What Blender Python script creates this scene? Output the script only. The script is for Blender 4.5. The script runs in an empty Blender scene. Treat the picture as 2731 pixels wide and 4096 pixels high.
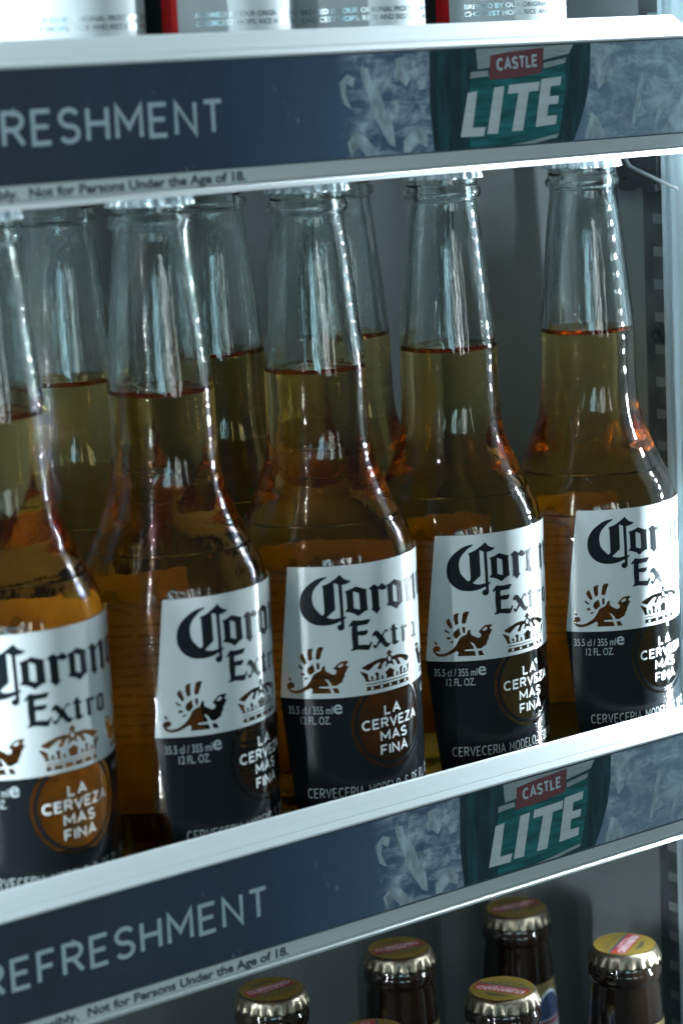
import bpy, bmesh, math, random
from mathutils import Matrix, Vector, geometry
random.seed(7)
S = 0.001                                   # everything below is written in millimetres
R = math.radians
scene = bpy.context.scene
col = scene.collection

# ------------------------------------------------------------------ camera
cam_d = bpy.data.cameras.new('camera')
cam = bpy.data.objects.new('camera', cam_d); col.objects.link(cam)
CF = Vector((0.58237922, 0.7918504, -0.18386787))
CR = Vector((0.79929986, -0.59901009, -0.04802767))
CU = Vector((0.14816943, 0.11899524, 0.98177694))
cam.matrix_world = Matrix(((CR.x, CU.x, -CF.x, -488.325*S), (CR.y, CU.y, -CF.y, -633.341*S),
                           (CR.z, CU.z, -CF.z, -2.103*S), (0, 0, 0, 1)))
cam_d.sensor_fit = 'VERTICAL'; cam_d.sensor_height = 36; cam_d.lens = 9643.974/4096*36
cam_d.clip_start = 0.02; cam_d.clip_end = 50
cam_d.dof.use_dof = True; cam_d.dof.focus_distance = 0.885; cam_d.dof.aperture_fstop = 10
scene.camera = cam

# ------------------------------------------------------------------ light of the shop, exposure
world = bpy.data.worlds.new('World'); scene.world = world; world.use_nodes = True
wn = world.node_tree.nodes; wn['Background'].inputs[0].default_value = (0.58, 0.80, 0.83, 1)
wn['Background'].inputs[1].default_value = 0.115
vs = scene.view_settings; vs.view_transform = 'Standard'; vs.look = 'None'; vs.exposure = 0.08; vs.gamma = 1

def area_lamp(name, loc, target, sx, sy, power, color):
    d = bpy.data.lights.new(name, 'AREA'); d.shape = 'RECTANGLE'; d.size = sx; d.size_y = sy
    d.energy = power; d.color = color
    o = bpy.data.objects.new(name, d); col.objects.link(o); o.location = loc
    o.rotation_euler = (Vector(target)-Vector(loc)).to_track_quat('-Z', 'Z').to_euler()
    return o
# the shop window behind the photographer, divided into panes
for az, w, hh, z, L in ((218, .05, .60, .10, 5), (214.8, .09, .66, .08, 7), (210.6, .05, .78, .05, 8), (208.2, .11, .80, .05, 6), (203.4, .03, .55, .10, 7), (199.4, .04, .50, .12, 5),
                        (193.4, .05, .74, .06, 9), (190.0, .09, .84, .06, 9), (186.0, .03, .70, .05, 8), (183.2, .08, .70, .02, 8), (235.5, .05, .60, .05, 6), (170, .10, .7, .0, 5)):
    a = R(az); dist = 3.3; c = (.50, .86, 1.0) if az > 197 else (.84, .96, 1.0)
    area_lamp('window_pane_light', (math.sin(a)*dist, math.cos(a)*dist, z), (0, 0, -.1), w, hh, L*math.pi*w*hh*1.5, c)
# overhead fill lamp, added to brighten the shelf fronts; no known fitting
area_lamp('overhead_fill_light', (-.35, -1.0, 1.45), (0, 0, -.1), 1.2, .10, 3.6, (.80, .97, 1.0))

cy = scene.cycles
cy.use_denoising = True
try: cy.denoiser = 'OPENIMAGEDENOISE'
except Exception: pass
cy.max_bounces = 22; cy.transmission_bounces = 20; cy.glossy_bounces = 8; cy.diffuse_bounces = 4
cy.transparent_max_bounces = 8; cy.sample_clamp_indirect = 25.0; cy.sample_clamp_direct = 0
cy.blur_glossy = 0.3; cy.caustics_reflective = True; cy.caustics_refractive = True
scene.render.use_persistent_data = False

# ------------------------------------------------------------------ materials
def nodes(name):
    m = bpy.data.materials.new(name); m.use_nodes = True
    nt = m.node_tree; b = nt.nodes['Principled BSDF']
    return m, nt, b
def link(nt, a, b): nt.links.new(a, b)
def nd(nt, kind, **kw):
    n = nt.nodes.new(kind)
    for k, v in kw.items():
        if k.startswith('i_'): n.inputs[k[2:].replace('_', ' ')].default_value = v
        else: setattr(n, k, v)
    return n
def rgb(c): return (c[0], c[1], c[2], 1)
def mapping(nt, scale, kind='Object'):
    tc = nd(nt, 'ShaderNodeTexCoord'); mp = nd(nt, 'ShaderNodeMapping')
    mp.inputs['Scale'].default_value = scale; link(nt, tc.outputs[kind], mp.inputs['Vector'])
    return mp.outputs['Vector']
def add_bump(nt, b, vec, scale, strength, dist, detail=3, rough=.55):
    n = nd(nt, 'ShaderNodeTexNoise'); n.inputs['Scale'].default_value = scale
    n.inputs['Detail'].default_value = detail; n.inputs['Roughness'].default_value = rough
    link(nt, vec, n.inputs['Vector'])
    bp = nd(nt, 'ShaderNodeBump'); bp.inputs['Strength'].default_value = strength
    bp.inputs['Distance'].default_value = dist
    link(nt, n.outputs['Fac'], bp.inputs['Height']); link(nt, bp.outputs['Normal'], b.inputs['Normal'])
    return bp
def plain(name, c, rough=.5, metal=0, spec=.5, bump=None, coat=0, vary=0, vscale=(60, 60, 60)):
    m, nt, b = nodes(name)
    b.inputs['Base Color'].default_value = rgb(c); b.inputs['Roughness'].default_value = rough
    b.inputs['Metallic'].default_value = metal; b.inputs['Specular IOR Level'].default_value = spec
    b.inputs['Coat Weight'].default_value = coat; b.inputs['Coat Roughness'].default_value = .08
    if bump: add_bump(nt, b, mapping(nt, bump[0]), bump[1], bump[2], bump[3])
    if vary:
        n = nd(nt, 'ShaderNodeTexNoise'); n.inputs['Scale'].default_value = 1; n.inputs['Detail'].default_value = 5
        link(nt, mapping(nt, vscale), n.inputs['Vector'])
        cr = nd(nt, 'ShaderNodeValToRGB'); e = cr.color_ramp.elements
        e[0].position = .3; e[1].position = .7
        e[0].color = rgb([x*(1-vary) for x in c]); e[1].color = rgb([min(1, x*(1+vary*.5)) for x in c])
        link(nt, n.outputs['Fac'], cr.inputs['Fac']); link(nt, cr.outputs['Color'], b.inputs['Base Color'])
        r2 = nd(nt, 'ShaderNodeMapRange'); r2.inputs['To Min'].default_value = max(.02, rough-.08)
        r2.inputs['To Max'].default_value = rough+.1
        link(nt, n.outputs['Fac'], r2.inputs['Value']); link(nt, r2.outputs['Result'], b.inputs['Roughness'])
    return m

M = {}
def glass_mat(name, tint, ior, bumps, rough=.0, volume=None):
    m = bpy.data.materials.new(name); m.use_nodes = True; nt = m.node_tree
    nt.nodes.remove(nt.nodes['Principled BSDF']); out = nt.nodes['Material Output']
    g = nd(nt, 'ShaderNodeBsdfGlass'); g.inputs['Color'].default_value = rgb(tint)
    g.inputs['IOR'].default_value = ior; g.inputs['Roughness'].default_value = rough
    link(nt, g.outputs[0], out.inputs['Surface'])
    last = None
    for sc, noise, strength, dist in bumps:
        n = nd(nt, 'ShaderNodeTexNoise'); n.inputs['Scale'].default_value = noise; n.inputs['Detail'].default_value = 2.5
        link(nt, mapping(nt, sc), n.inputs['Vector'])
        bp = nd(nt, 'ShaderNodeBump'); bp.inputs['Strength'].default_value = strength; bp.inputs['Distance'].default_value = dist
        link(nt, n.outputs['Fac'], bp.inputs['Height'])
        if last: link(nt, last, bp.inputs['Normal'])
        last = bp.outputs['Normal']
    if last: link(nt, last, g.inputs['Normal'])
    if volume:
        v = nd(nt, 'ShaderNodeVolumeAbsorption'); v.inputs['Color'].default_value = rgb(volume[0]); v.inputs['Density'].default_value = volume[1]
        link(nt, v.outputs[0], out.inputs['Volume'])
    return m
M['glass'] = glass_mat('clear bottle glass', (.97, .985, .975), 1.5, [((1, 1, .25), 260, .22, .0004), ((1, 1, 1), 60, .3, .0008)], .0)
M['glass_in'] = glass_mat('misted inside of the neck', (.96, .98, .975), 1.5, [((1, 1, .06), 400, .5, .00045), ((1, 1, .5), 1000, .15, .0002)], .0)
M['beer_top'] = glass_mat('beer surface', (.80, .66, .42), 1.335, [], 0)
M['beer'] = glass_mat('pale golden beer', (1, 1, 1), 1.335/1.5, [], 0, ((.996, .76, .02), 44))
M['cap_white'] = plain('pale enamel crown cap', (.36, .44, .47), .25, .4, .6, bump=((1, 1, 1), 600, .3, .0003))
M['label_white'] = plain('white ceramic print', (.50, .545, .55), .15, 0, .5, bump=((1, 1, 1), 2500, .25, .00006), vary=.06, vscale=(40, 40, 40))
M['label_dark'] = plain('blue-black ceramic print', (.0075, .0100, .0118), .18, 0, .25, bump=((1, 1, 1), 2200, .4, .0001))
M['ink'] = plain('blue-black ink', (.007, .011, .014), .3, 0, .12, bump=((1, 1, 1), 2600, .5, .00012))
M['back_white'] = plain('pale ceramic print on the back', (.33, .32, .29), .4, 0, .3, vary=.25, vscale=(60, 60, 60))
M['back_ink'] = plain('faint brown-grey ink', (.20, .20, .18), .5, 0, .3)
M['print_white'] = plain('white ink', (.72, .78, .78), .35, 0, .4)
M['print_grey'] = plain('thin pale ink', (.36, .41, .42), .4, 0, .4)
M['rail'] = plain('white extruded plastic', (.50, .55, .56), .36, 0, .45, bump=((3, 700, 700), 1, .25, .0002), vary=.07, vscale=(4, 220, 220))
M['groove'] = plain('dusty joint', (.05, .07, .085), .6)
M['navy'] = None
LED, LED_MIRROR, LED3 = 2700, 1300, 7500
LBL = {
 'C': [[(-21.44,116.17),(-21.72,116.56),(-22.43,116.38),(-23.33,116.26),(-24.23,116.02),(-25.13,115.67),(-26.16,115.09),(-27.19,114.37),(-28.09,113.65),(-28.87,112.97),(-29.6,112.1),(-30.27,111.03),(-30.75,109.95),(-31.05,108.8),(-31.23,107.52),(-31.22,106.23),(-31.07,105.2),(-30.79,104.23),(-30.33,103.19),(-29.67,102.27),(-28.83,101.41),(-27.85,100.66),(-26.74,100.09),(-25.49,99.73),(-23.98,99.54),(-22.71,99.48),(-21.42,99.57),(-20.24,99.75),(-19.05,100.08),(-18.1,100.43),(-17.35,100.74),(-17.36,99.64),(-17.87,99.57),(-18.41,99.31),(-18.73,98.76),(-18.66,98.17),(-18.21,97.67),(-17.62,97.41),(-17.01,97.47),(-16.45,97.86),(-16.18,98.47),(-16.12,99.24),(-16.22,100.16),(-16.18,101.18),(-15.61,101.7),(-15.34,102.11),(-15.58,102.34),(-16.28,102.1),(-16.22,103.64),(-16.28,105.58),(-16.34,108.16),(-16.37,110.09),(-16.46,112.03),(-16.45,113.31),(-15.69,113.35),(-14.85,113.54),(-14,113.86),(-13.27,114.34),(-13.47,114.6),(-14.25,114.75),(-15.07,115.08),(-15.74,115.52),(-16.4,116.19),(-16.88,117.02),(-17.74,116.34),(-18.7,115.6),(-19.78,114.94),(-20.31,114.54),(-21.11,114.16),(-22.15,113.73),(-23.19,113.43),(-23.26,113.18),(-23,112.65),(-22.91,111.36),(-22.9,109.43),(-22.82,107.5),(-22.79,105.57),(-22.78,104.28),(-22.82,103.77),(-23.33,103.23),(-23.59,103.12),(-24.08,103.47),(-24.69,104.16),(-25.42,104.97),(-26.02,105.78),(-26.42,106.7),(-26.63,107.74),(-26.72,108.64),(-26.72,109.67),(-26.58,110.56),(-26.3,111.45),(-25.76,112.44),(-25.09,113.3),(-24.43,113.96),(-23.64,114.74),(-22.86,115.33),(-22.07,115.78)],
   [(-19.22,114.12),(-18.5,113.92),(-17.65,113.44),(-17.62,110.87),(-17.52,108.29),(-17.42,105.71),(-17.41,103.77),(-17.44,101.97),(-18.31,101.87),(-19.25,101.71),(-20.29,101.75),(-21.32,102),(-22.06,102.36),(-21.28,103),(-20.21,103.93),(-19.06,104.85),(-19.06,106.52),(-19.11,108.46),(-19.14,111.03),(-19.17,112.96)]],
 'o': [[(-15.58,110.98),(-14.3,111.33),(-12.99,111.75),(-11.72,112.34),(-10.64,111.98),(-9.27,111.44),(-7.85,110.98),(-7.53,110.81),(-7.79,110.26),(-7.75,109.08),(-7.7,107.02),(-7.64,105.54),(-7.45,103.53),(-8.56,103.26),(-9.83,102.65),(-10.81,101.92),(-11.32,101.92),(-12.22,102.64),(-13.34,103.19),(-14.45,103.6),(-15.79,103.76),(-15.29,104.51),(-14.96,104.91),(-14.97,106.59),(-15.06,108.36),(-15.11,110.12),(-15.43,110.74)],
   [(-12.62,110.68),(-11.64,110.32),(-10.56,109.73),(-10.49,108.18),(-10.4,106.26),(-10.46,104.14),(-11.47,104.39),(-12.46,104.8),(-12.61,104.97),(-12.6,106.58),(-12.63,108.63)]],
 'r': [[(-6.88,111),(-5.95,111.51),(-4.73,112.23),(-3.74,111.58),(-2.97,111.05),(-2.25,111.54),(-1.27,112.05),(-0.22,111.24),(0.7,110.41),(0.31,109.96),(-0.07,109.67),(-1.36,109.53),(-2.55,110.04),(-3.01,110.2),(-3.04,108.88),(-2.97,106.95),(-2.92,103.7),(-2.24,103.43),(-3.14,102.63),(-4.24,101.58),(-4.81,102.41),(-5.57,103.06),(-6.47,103.66),(-5.83,103.7),(-5.76,105.23),(-5.85,107.45),(-5.94,109.67),(-6.1,110.36)]],
 'E': [[(-14.85,98.75),(-14.42,99.36),(-13.75,100.08),(-13.16,100.7),(-12.1,100.44),(-10.41,100.26),(-9,100.27),(-7.91,100.39),(-6.8,100.27),(-6.92,99.78),(-7.41,99.27),(-7.9,98.59),(-9.08,98.59),(-10.14,98.49),(-11.51,98.52),(-11.69,98.03),(-11.68,96.48),(-10.56,96.68),(-9.17,96.54),(-8.44,96.64),(-7.81,96.61),(-7.93,95.97),(-8.23,95.28),(-8.88,94.94),(-9.94,94.89),(-11.48,95.13),(-11.6,94.33),(-11.58,92.86),(-11.66,91.76),(-10.43,91.72),(-9.21,91.6),(-7.77,91.33),(-7.28,91.87),(-6.98,92.33),(-6.5,92.35),(-6.38,92.01),(-6.85,91.05),(-7.26,90.24),(-7.76,89.51),(-9.11,89.66),(-10.5,89.96),(-11.86,90.17),(-12.86,90.09),(-13.6,89.93),(-14.32,90),(-14.39,90.31),(-13.64,90.94),(-13.63,91.97),(-13.78,93.47),(-13.86,95.39),(-13.74,98.32),(-13.48,98.87),(-14.3,98.46),(-14.78,98.52)]],
 'x': [[(-6.47,94.31),(-5.88,95.32),(-4.86,95.99),(-3.86,95.55),(-3.17,94.68),(-2.5,93.96),(-1.28,95.2),(-0.67,95.68),(0.03,95.46),(0.35,94.73),(-0.02,94.58),(-0.83,94.97),(-1.93,93.55),(-1.2,92.37),(-0.46,91.03),(0.48,90.52),(1.11,90.71),(1.3,90.38),(0.54,89.49),(-0.56,89.15),(-1.57,89.77),(-3.12,91.53),(-4.55,90.05),(-5.17,89.49),(-5.94,90),(-6.24,90.87),(-6.08,91.14),(-4.92,90.63),(-3.86,92.36),(-4.77,93.64),(-5.38,94.34),(-5.94,94),(-6.33,94.04)]],
 't': [[(1.08,95.36),(2.05,95.57),(2.23,96.28),(3.6,96.89),(3.91,95.49),(5.03,95.03),(5.15,94.55),(4.02,94.49),(4.12,92.91),(4.14,91.11),(4.7,90.47),(5.81,90.38),(4.96,89.74),(3.02,89.3),(1.81,90.34),(2.24,91.22),(2.18,93.32),(2.14,94.81),(1.24,95)]],
 'griffin': [[(-36.82,81.43),(-36.14,81.06),(-35.7,80.45),(-35.59,80.15),(-36.57,80),(-36.69,80.74)],
   [(-35.43,79.5),(-34.83,79.24),(-34.58,78.7),(-34.66,78.01),(-35.06,77.54),(-35.75,77.5),(-36.22,77.36),(-36.15,77.06),(-35.55,76.68),(-34.49,76.55),(-33.11,76.78),(-32.04,77.24),(-30.96,77.92),(-30.04,78.59),(-29.26,79.41),(-28.63,80.24),(-28.15,81.14),(-27.81,82.05),(-27.5,82.42),(-26.89,82.85),(-26.27,83.2),(-25.37,83.45),(-24.9,83.96),(-24.56,84.78),(-24.16,85.44),(-23.56,85.4),(-23.52,84.55),(-23.47,83.86),(-23.11,83.3),(-22.37,82.93),(-21.77,82.65),(-21.25,82.22),(-20.56,82.12),(-20.01,82.4),(-19.67,82.98),(-19.8,83.61),(-20.26,83.96),(-20.66,84.31),(-19.98,85.01),(-19.09,85.84),(-18.36,86.45),(-17.4,86.69),(-16.6,86.63),(-15.95,86.73),(-15.47,86.41),(-15.57,85.96),(-15.98,85.79),(-16.25,85.36),(-16.18,84.89),(-15.7,84.67),(-15.29,84.77),(-15.56,84.27),(-16.07,83.65),(-16.26,83.06),(-16.76,82.5),(-16.91,82.06),(-16.89,81.29),(-17.48,80.59),(-17.75,79.85),(-17.77,79.32),(-18.65,78.96),(-19.3,78.57),(-19.78,78.16),(-21.48,78.24),(-21.9,79.2),(-22.48,80.02),(-23.22,80.62),(-23.74,80.73),(-23.39,80.09),(-22.81,79.28),(-22.4,78.17),(-23.46,78.1),(-25.57,78.09),(-25.96,77.81),(-25.74,77.56),(-24.24,77.47),(-22.28,77.39),(-22.01,76.29),(-21.86,75.58),(-25.07,75.68),(-28.51,75.7),(-28.25,76.53),(-28.15,77.14),(-28.44,77.46),(-28.88,77.63),(-29.64,77.19),(-30.72,76.61),(-31.94,76.08),(-32.86,75.71),(-34.38,75.55),(-35.59,75.68),(-36.5,76.2),(-37.16,77.03),(-37.48,77.94),(-37.33,78.64),(-36.84,79.19),(-36.05,79.49)],
   [(-19.29,84.66),(-18.56,85.48),(-17.75,85.88),(-17.31,85.64),(-17.46,85.04),(-18.12,84.58)],
   [(-21.28,77.38),(-19.73,77.38),(-19.22,76.48),(-18.87,75.52),(-20.74,75.56),(-21.08,76.67)],
   [(-25.95,91.6),(-25.18,92.09),(-23.6,92.06),(-24.02,91.17),(-24.52,89.83),(-24.87,88.63),(-25.17,87.69),(-26.47,87.76),(-26.59,88.58),(-26.31,90.09)],
   [(-29.32,90.99),(-28.94,91.36),(-27.43,91.75),(-27.7,90.62),(-27.81,89.71),(-27.74,87.71),(-28.27,87.51),(-28.88,87.15),(-29.21,88.23),(-29.45,89.77)],
   [(-32.22,88.45),(-32.02,88.98),(-31.16,89.96),(-30.67,89.03),(-30.27,87.8),(-29.9,86.57),(-30.03,86.26),(-30.65,85.89),(-31.36,86.83),(-31.92,87.68)],
   [(-32.83,85.62),(-32.6,85.85),(-31.72,85.22),(-31,84.52),(-31.14,84.06),(-32.05,84.54),(-32.71,84.93)],
   [(-32.28,82.54),(-31.81,82.89),(-30.91,82.99),(-30.56,82.44),(-30.95,82.07),(-31.7,81.88)],
   [(-30.96,80.91),(-30.38,81.39),(-29.7,81.5),(-29.57,81.11),(-30.11,80.67),(-30.71,80.53)],
   [(-29.58,84.56),(-29.03,85.24),(-28.43,85.37),(-28.26,85.9),(-27.65,86.1),(-27.4,85.1),(-27.03,83.62),(-27.77,83.04),(-28.32,82.45),(-28.7,82.16),(-29.43,82.72),(-29.81,83.5),(-29.6,84.1)],
   [(-26.45,86.43),(-25.4,86.55),(-25.41,85.3),(-25.48,84.38),(-25.79,84.09),(-26.23,84.27),(-26.38,85.2)]],
 'crown': [[(-11.62,82.46),(-9.92,81.82),(-8.4,80.86),(-8.64,80.19),(-8.48,79.27),(-7.98,78.67),(-7.37,78.52),(-7.17,78.82),(-7.59,79.46),(-7.56,79.95),(-7.05,80.16),(-6.49,79.69),(-6.56,79.13),(-6.64,78.73),(-6.28,78.51),(-5.73,78.58),(-5.42,79.26),(-5.56,80.11),(-5.99,80.64),(-5.59,81.18),(-5.03,81.25),(-4.4,80.81),(-4.23,80.37),(-4.44,79.92),(-4.53,79.28),(-4.23,78.65),(-3.67,78.3),(-3.37,78.57),(-3.43,79.24),(-3.34,79.72),(-2.91,79.88),(-2.48,79.48),(-2.54,78.75),(-2.3,78.37),(-1.6,78.27),(-1.17,78.73),(-1.12,79.63),(-1.49,80.19),(-1.73,80.65),(-0.83,81.05),(-0.18,81.5),(0.45,81.9),(1.08,81.5),(1.73,81.05),(2.63,80.65),(2.39,80.19),(2.02,79.63),(2.07,78.73),(2.5,78.27),(3.2,78.37),(3.44,78.75),(3.38,79.48),(3.81,79.88),(4.24,79.72),(4.33,79.24),(4.27,78.57),(4.57,78.3),(5.13,78.65),(5.43,79.28),(5.34,79.92),(5.13,80.37),(5.3,80.81),(5.93,81.25),(6.49,81.18),(6.89,80.64),(6.46,80.11),(6.32,79.26),(6.63,78.58),(7.18,78.51),(7.54,78.73),(7.46,79.13),(7.39,79.69),(7.95,80.16),(8.46,79.95),(8.49,79.46),(8.07,78.82),(8.27,78.52),(8.88,78.67),(9.38,79.27),(9.54,80.19),(9.3,80.86),(10.82,81.82),(12.52,82.46),(11.39,80.7),(10.6,79.28),(10.39,78.35),(-9.49,78.35),(-9.7,79.28),(-10.49,80.7)],
   [(-10.61,83.34),(-10.33,83.88),(-9.19,84.21),(-8.56,84.61),(-7.13,84.93),(-6.02,85.35),(-4.32,85.67),(-2.78,85.78),(-1.19,85.56),(-0.76,85.89),(-0.21,86.28),(-0.18,86.76),(-0.9,86.9),(-1.02,87.34),(-0.25,87.39),(-0.22,88),(0.45,88.03),(1.12,88),(1.15,87.39),(1.92,87.34),(1.8,86.9),(1.08,86.76),(1.11,86.28),(1.66,85.89),(2.09,85.56),(3.68,85.78),(5.22,85.67),(6.92,85.35),(8.03,84.93),(9.46,84.61),(10.09,84.21),(11.23,83.88),(11.51,83.34),(11.27,82.98),(10.43,82.7),(9.49,82.27),(8.87,82.39),(8.13,82.93),(7,83.73),(5.67,84.33),(4.72,84.44),(4.44,84.27),(4.95,83.63),(5.57,82.75),(5.7,82.11),(4.27,82.03),(4.05,82.48),(3.72,83.24),(3.18,83.96),(2.46,84.4),(1.85,84.28),(1.88,83.88),(2.23,83.12),(2.36,82.52),(1.86,82.39),(1.41,82.96),(0.45,83.3),(-0.51,82.96),(-0.96,82.39),(-1.46,82.52),(-1.33,83.12),(-0.98,83.88),(-0.95,84.28),(-1.56,84.4),(-2.28,83.96),(-2.82,83.24),(-3.15,82.48),(-3.37,82.03),(-4.8,82.11),(-4.67,82.75),(-4.05,83.63),(-3.54,84.27),(-3.82,84.44),(-4.77,84.33),(-6.1,83.73),(-7.23,82.93),(-7.97,82.39),(-8.59,82.27),(-9.53,82.7),(-10.37,82.98)],
   [(1.14,84.89),(1.02,84.46),(0.75,84.18),(0.39,84.13),(0.05,84.32),(-0.18,84.7),(-0.24,85.16),(-0.13,85.59),(0.14,85.87),(0.5,85.92),(0.84,85.73),(1.08,85.35)],
   [(-9.3,76.55),(-9.3,75.1),(10.2,75.1),(10.2,76.55)],
   [(-9.3,77.5),(-9.3,77.2),(10.2,77.2),(10.2,77.5)]],
}
# ------------------------------------------------------------------ helpers
def tag(o, label=None, cat=None, group=None, kind=None):
    for k, v in (('label', label), ('category', cat), ('group', group), ('kind', kind)):
        if v: o[k] = v
    return o
def empty(name, loc, rz=0):
    o = bpy.data.objects.new(name, None); col.objects.link(o); o.empty_display_size = .01
    o.location = Vector(loc)*S; o.rotation_euler = (0, 0, rz); return o
def obj(name, me, mat, parent=None, loc=None):
    o = bpy.data.objects.new(name, me); col.objects.link(o)
    if mat and not me.materials: me.materials.append(mat)
    if parent: o.parent = parent
    if loc: o.location = Vector(loc)*S
    return o
def mesh(verts, faces, name='mesh', smooth=False):
    me = bpy.data.meshes.new(name); me.from_pydata([tuple(c*S for c in v) for v in verts], [], faces); me.update()
    if smooth: me.shade_smooth()
    return me
def from_bm(bm, smooth=False):
    me = bpy.data.meshes.new('mesh'); bm.to_mesh(me); bm.free()
    if smooth: me.shade_smooth()
    return me
def box(x0, x1, y0, y1, z0, z1, bev=0):
    bm = bmesh.new(); bmesh.ops.create_cube(bm, size=1)
    for v in bm.verts:
        v.co = Vector(((x0+x1)/2+v.co.x*(x1-x0), (y0+y1)/2+v.co.y*(y1-y0), (z0+z1)/2+v.co.z*(z1-z0)))*S
    if bev: bmesh.ops.bevel(bm, geom=bm.edges[:], offset=bev*S, segments=2, affect='EDGES', profile=.6)
    return from_bm(bm, bool(bev))
def lathe(prof, n=72, flute=None, cap_bottom=False, cap_top=False, inward=False):
    """prof: (radius, height) from bottom to top"""
    vs_, fs = [], []
    for k, (r, h) in enumerate(prof):
        for i in range(n):
            a = 2*math.pi*i/n
            rr = r+(flute(a, h) if flute else 0)
            vs_.append((rr*math.sin(a), -rr*math.cos(a), h))
    for k in range(len(prof)-1):
        for i in range(n):
            j = (i+1) % n
            f = (k*n+i, k*n+j, (k+1)*n+j, (k+1)*n+i)
            fs.append(f[::-1] if inward else f)
    if cap_bottom: fs.append(tuple(range(n))[::-1])
    if cap_top: fs.append(tuple((len(prof)-1)*n+i for i in range(n)))
    return vs_, fs
def smooth_profile(pts, step=2.0):
    """Catmull-Rom through (h, r) points, returns (r, h) list"""
    out = []
    for i in range(len(pts)-1):
        p0 = pts[max(i-1, 0)]; p1 = pts[i]; p2 = pts[i+1]; p3 = pts[min(i+2, len(pts)-1)]
        n = max(2, int(abs(p2[0]-p1[0])/step)+1)
        for k in range(n):
            t = k/n; q = []
            for c in (0, 1):
                m1 = (p2[c]-p0[c])/2; m2 = (p3[c]-p1[c])/2
                if p1[c] == p2[c]: m1 = m2 = 0
                q.append((2*t**3-3*t**2+1)*p1[c]+(t**3-2*t**2+t)*m1+(-2*t**3+3*t**2)*p2[c]+(t**3-t**2)*m2)
            out.append((q[1], q[0]))
    out.append((pts[-1][1], pts[-1][0]))
    return out
def tube(pts, r, n=8):
    vs_, fs = [], []
    P = [Vector(p) for p in pts]
    for k, p in enumerate(P):
        t = (P[min(k+1, len(P)-1)]-P[max(k-1, 0)]).normalized()
        a = t.orthogonal().normalized() if k == 0 else (a-t*a.dot(t)).normalized()
        b = t.cross(a)
        for i in range(n):
            w = 2*math.pi*i/n
            vs_.append(tuple(p+(a*math.cos(w)+b*math.sin(w))*r))
    for k in range(len(P)-1):
        for i in range(n):
            j = (i+1) % n; fs.append((k*n+i, k*n+j, (k+1)*n+j, (k+1)*n+i))
    fs += [tuple(range(n))[::-1], tuple((len(P)-1)*n+i for i in range(n))]
    return mesh(vs_, fs, smooth=True)
def inside(pt, loops):
    c = False
    for L in loops:
        j = len(L)-1
        for i in range(len(L)):
            if (L[i][1] > pt[1]) != (L[j][1] > pt[1]) and \
               pt[0] < (L[j][0]-L[i][0])*(pt[1]-L[i][1])/(L[j][1]-L[i][1])+L[i][0]: c = not c
            j = i
    return c
def flat_bm(loops, cut=None, union=False):
    """2-D loops (even-odd filled) -> triangulated bmesh in the xy plane, optionally cut into vertical slices"""
    vs_, es = [], []
    for L in loops:
        b = len(vs_); vs_ += [Vector(p) for p in L]
        es += [(b+i, b+(i+1) % len(L)) for i in range(len(L))]
    r = geometry.delaunay_2d_cdt(vs_, es, [], 0, 1e-5)
    bm = bmesh.new(); bv = [bm.verts.new((v.x, v.y, 0)) for v in r[0]]
    for f in r[2]:
        c = sum((r[0][i] for i in f), Vector((0, 0)))/len(f)
        if (any(inside(c, [q]) for q in loops) if union else inside(c, loops)): bm.faces.new([bv[i] for i in f])
    bmesh.ops.delete(bm, geom=[v for v in bm.verts if not v.link_faces], context='VERTS')
    slice_bm(bm, cut)
    return bm
def slice_bm(bm, cut):
    if not cut: return
    x0 = min(v.co.x for v in bm.verts); x1 = max(v.co.x for v in bm.verts)
    x = math.floor(x0/cut)*cut
    while x < x1:
        if x > x0: bmesh.ops.bisect_plane(bm, geom=bm.verts[:]+bm.edges[:]+bm.faces[:], dist=1e-5, plane_co=(x, 0, 0), plane_no=(1, 0, 0))
        x += cut
def font_bm(text, bold=0, spacing=1.0, shear=0):
    cu = bpy.data.curves.new('t', 'FONT'); cu.body = text; cu.size = 1; cu.offset = bold
    cu.space_character = spacing; cu.shear = shear; cu.resolution_u = 5
    o = bpy.data.objects.new('t', cu); col.objects.link(o)
    dg = bpy.context.evaluated_depsgraph_get(); dg.update()
    me = bpy.data.meshes.new_from_object(o.evaluated_get(dg))
    bm = bmesh.new(); bm.from_mesh(me); bpy.data.objects.remove(o); bpy.data.meshes.remove(me); bpy.data.curves.remove(cu)
    return bm
CAPH = None
def fit_text(text, x0, x1, y0, y1, bold=0, spacing=1.0, shear=0, cut=None):
    """text fitted so that its box spans x0..x1 and its capitals y0..y1"""
    global CAPH
    if CAPH is None:
        b = font_bm('H'); CAPH = max(v.co.y for v in b.verts); b.free()
    bm = font_bm(text, bold, spacing, shear)
    a = min(v.co.x for v in bm.verts); b = max(v.co.x for v in bm.verts)
    for v in bm.verts: v.co = Vector((x0+(v.co.x-a)/(b-a)*(x1-x0), y0+v.co.y/CAPH*(y1-y0), 0))
    bmesh.ops.remove_doubles(bm, verts=bm.verts[:], dist=1e-4)
    slice_bm(bm, cut)
    return bm
def arcp(cx, cz, rx, rz, a0, a1, n=12): return [(cx+rx*math.cos(R(a0+(a1-a0)*i/n)), cz+rz*math.sin(R(a0+(a1-a0)*i/n))) for i in range(n+1)]
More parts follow.
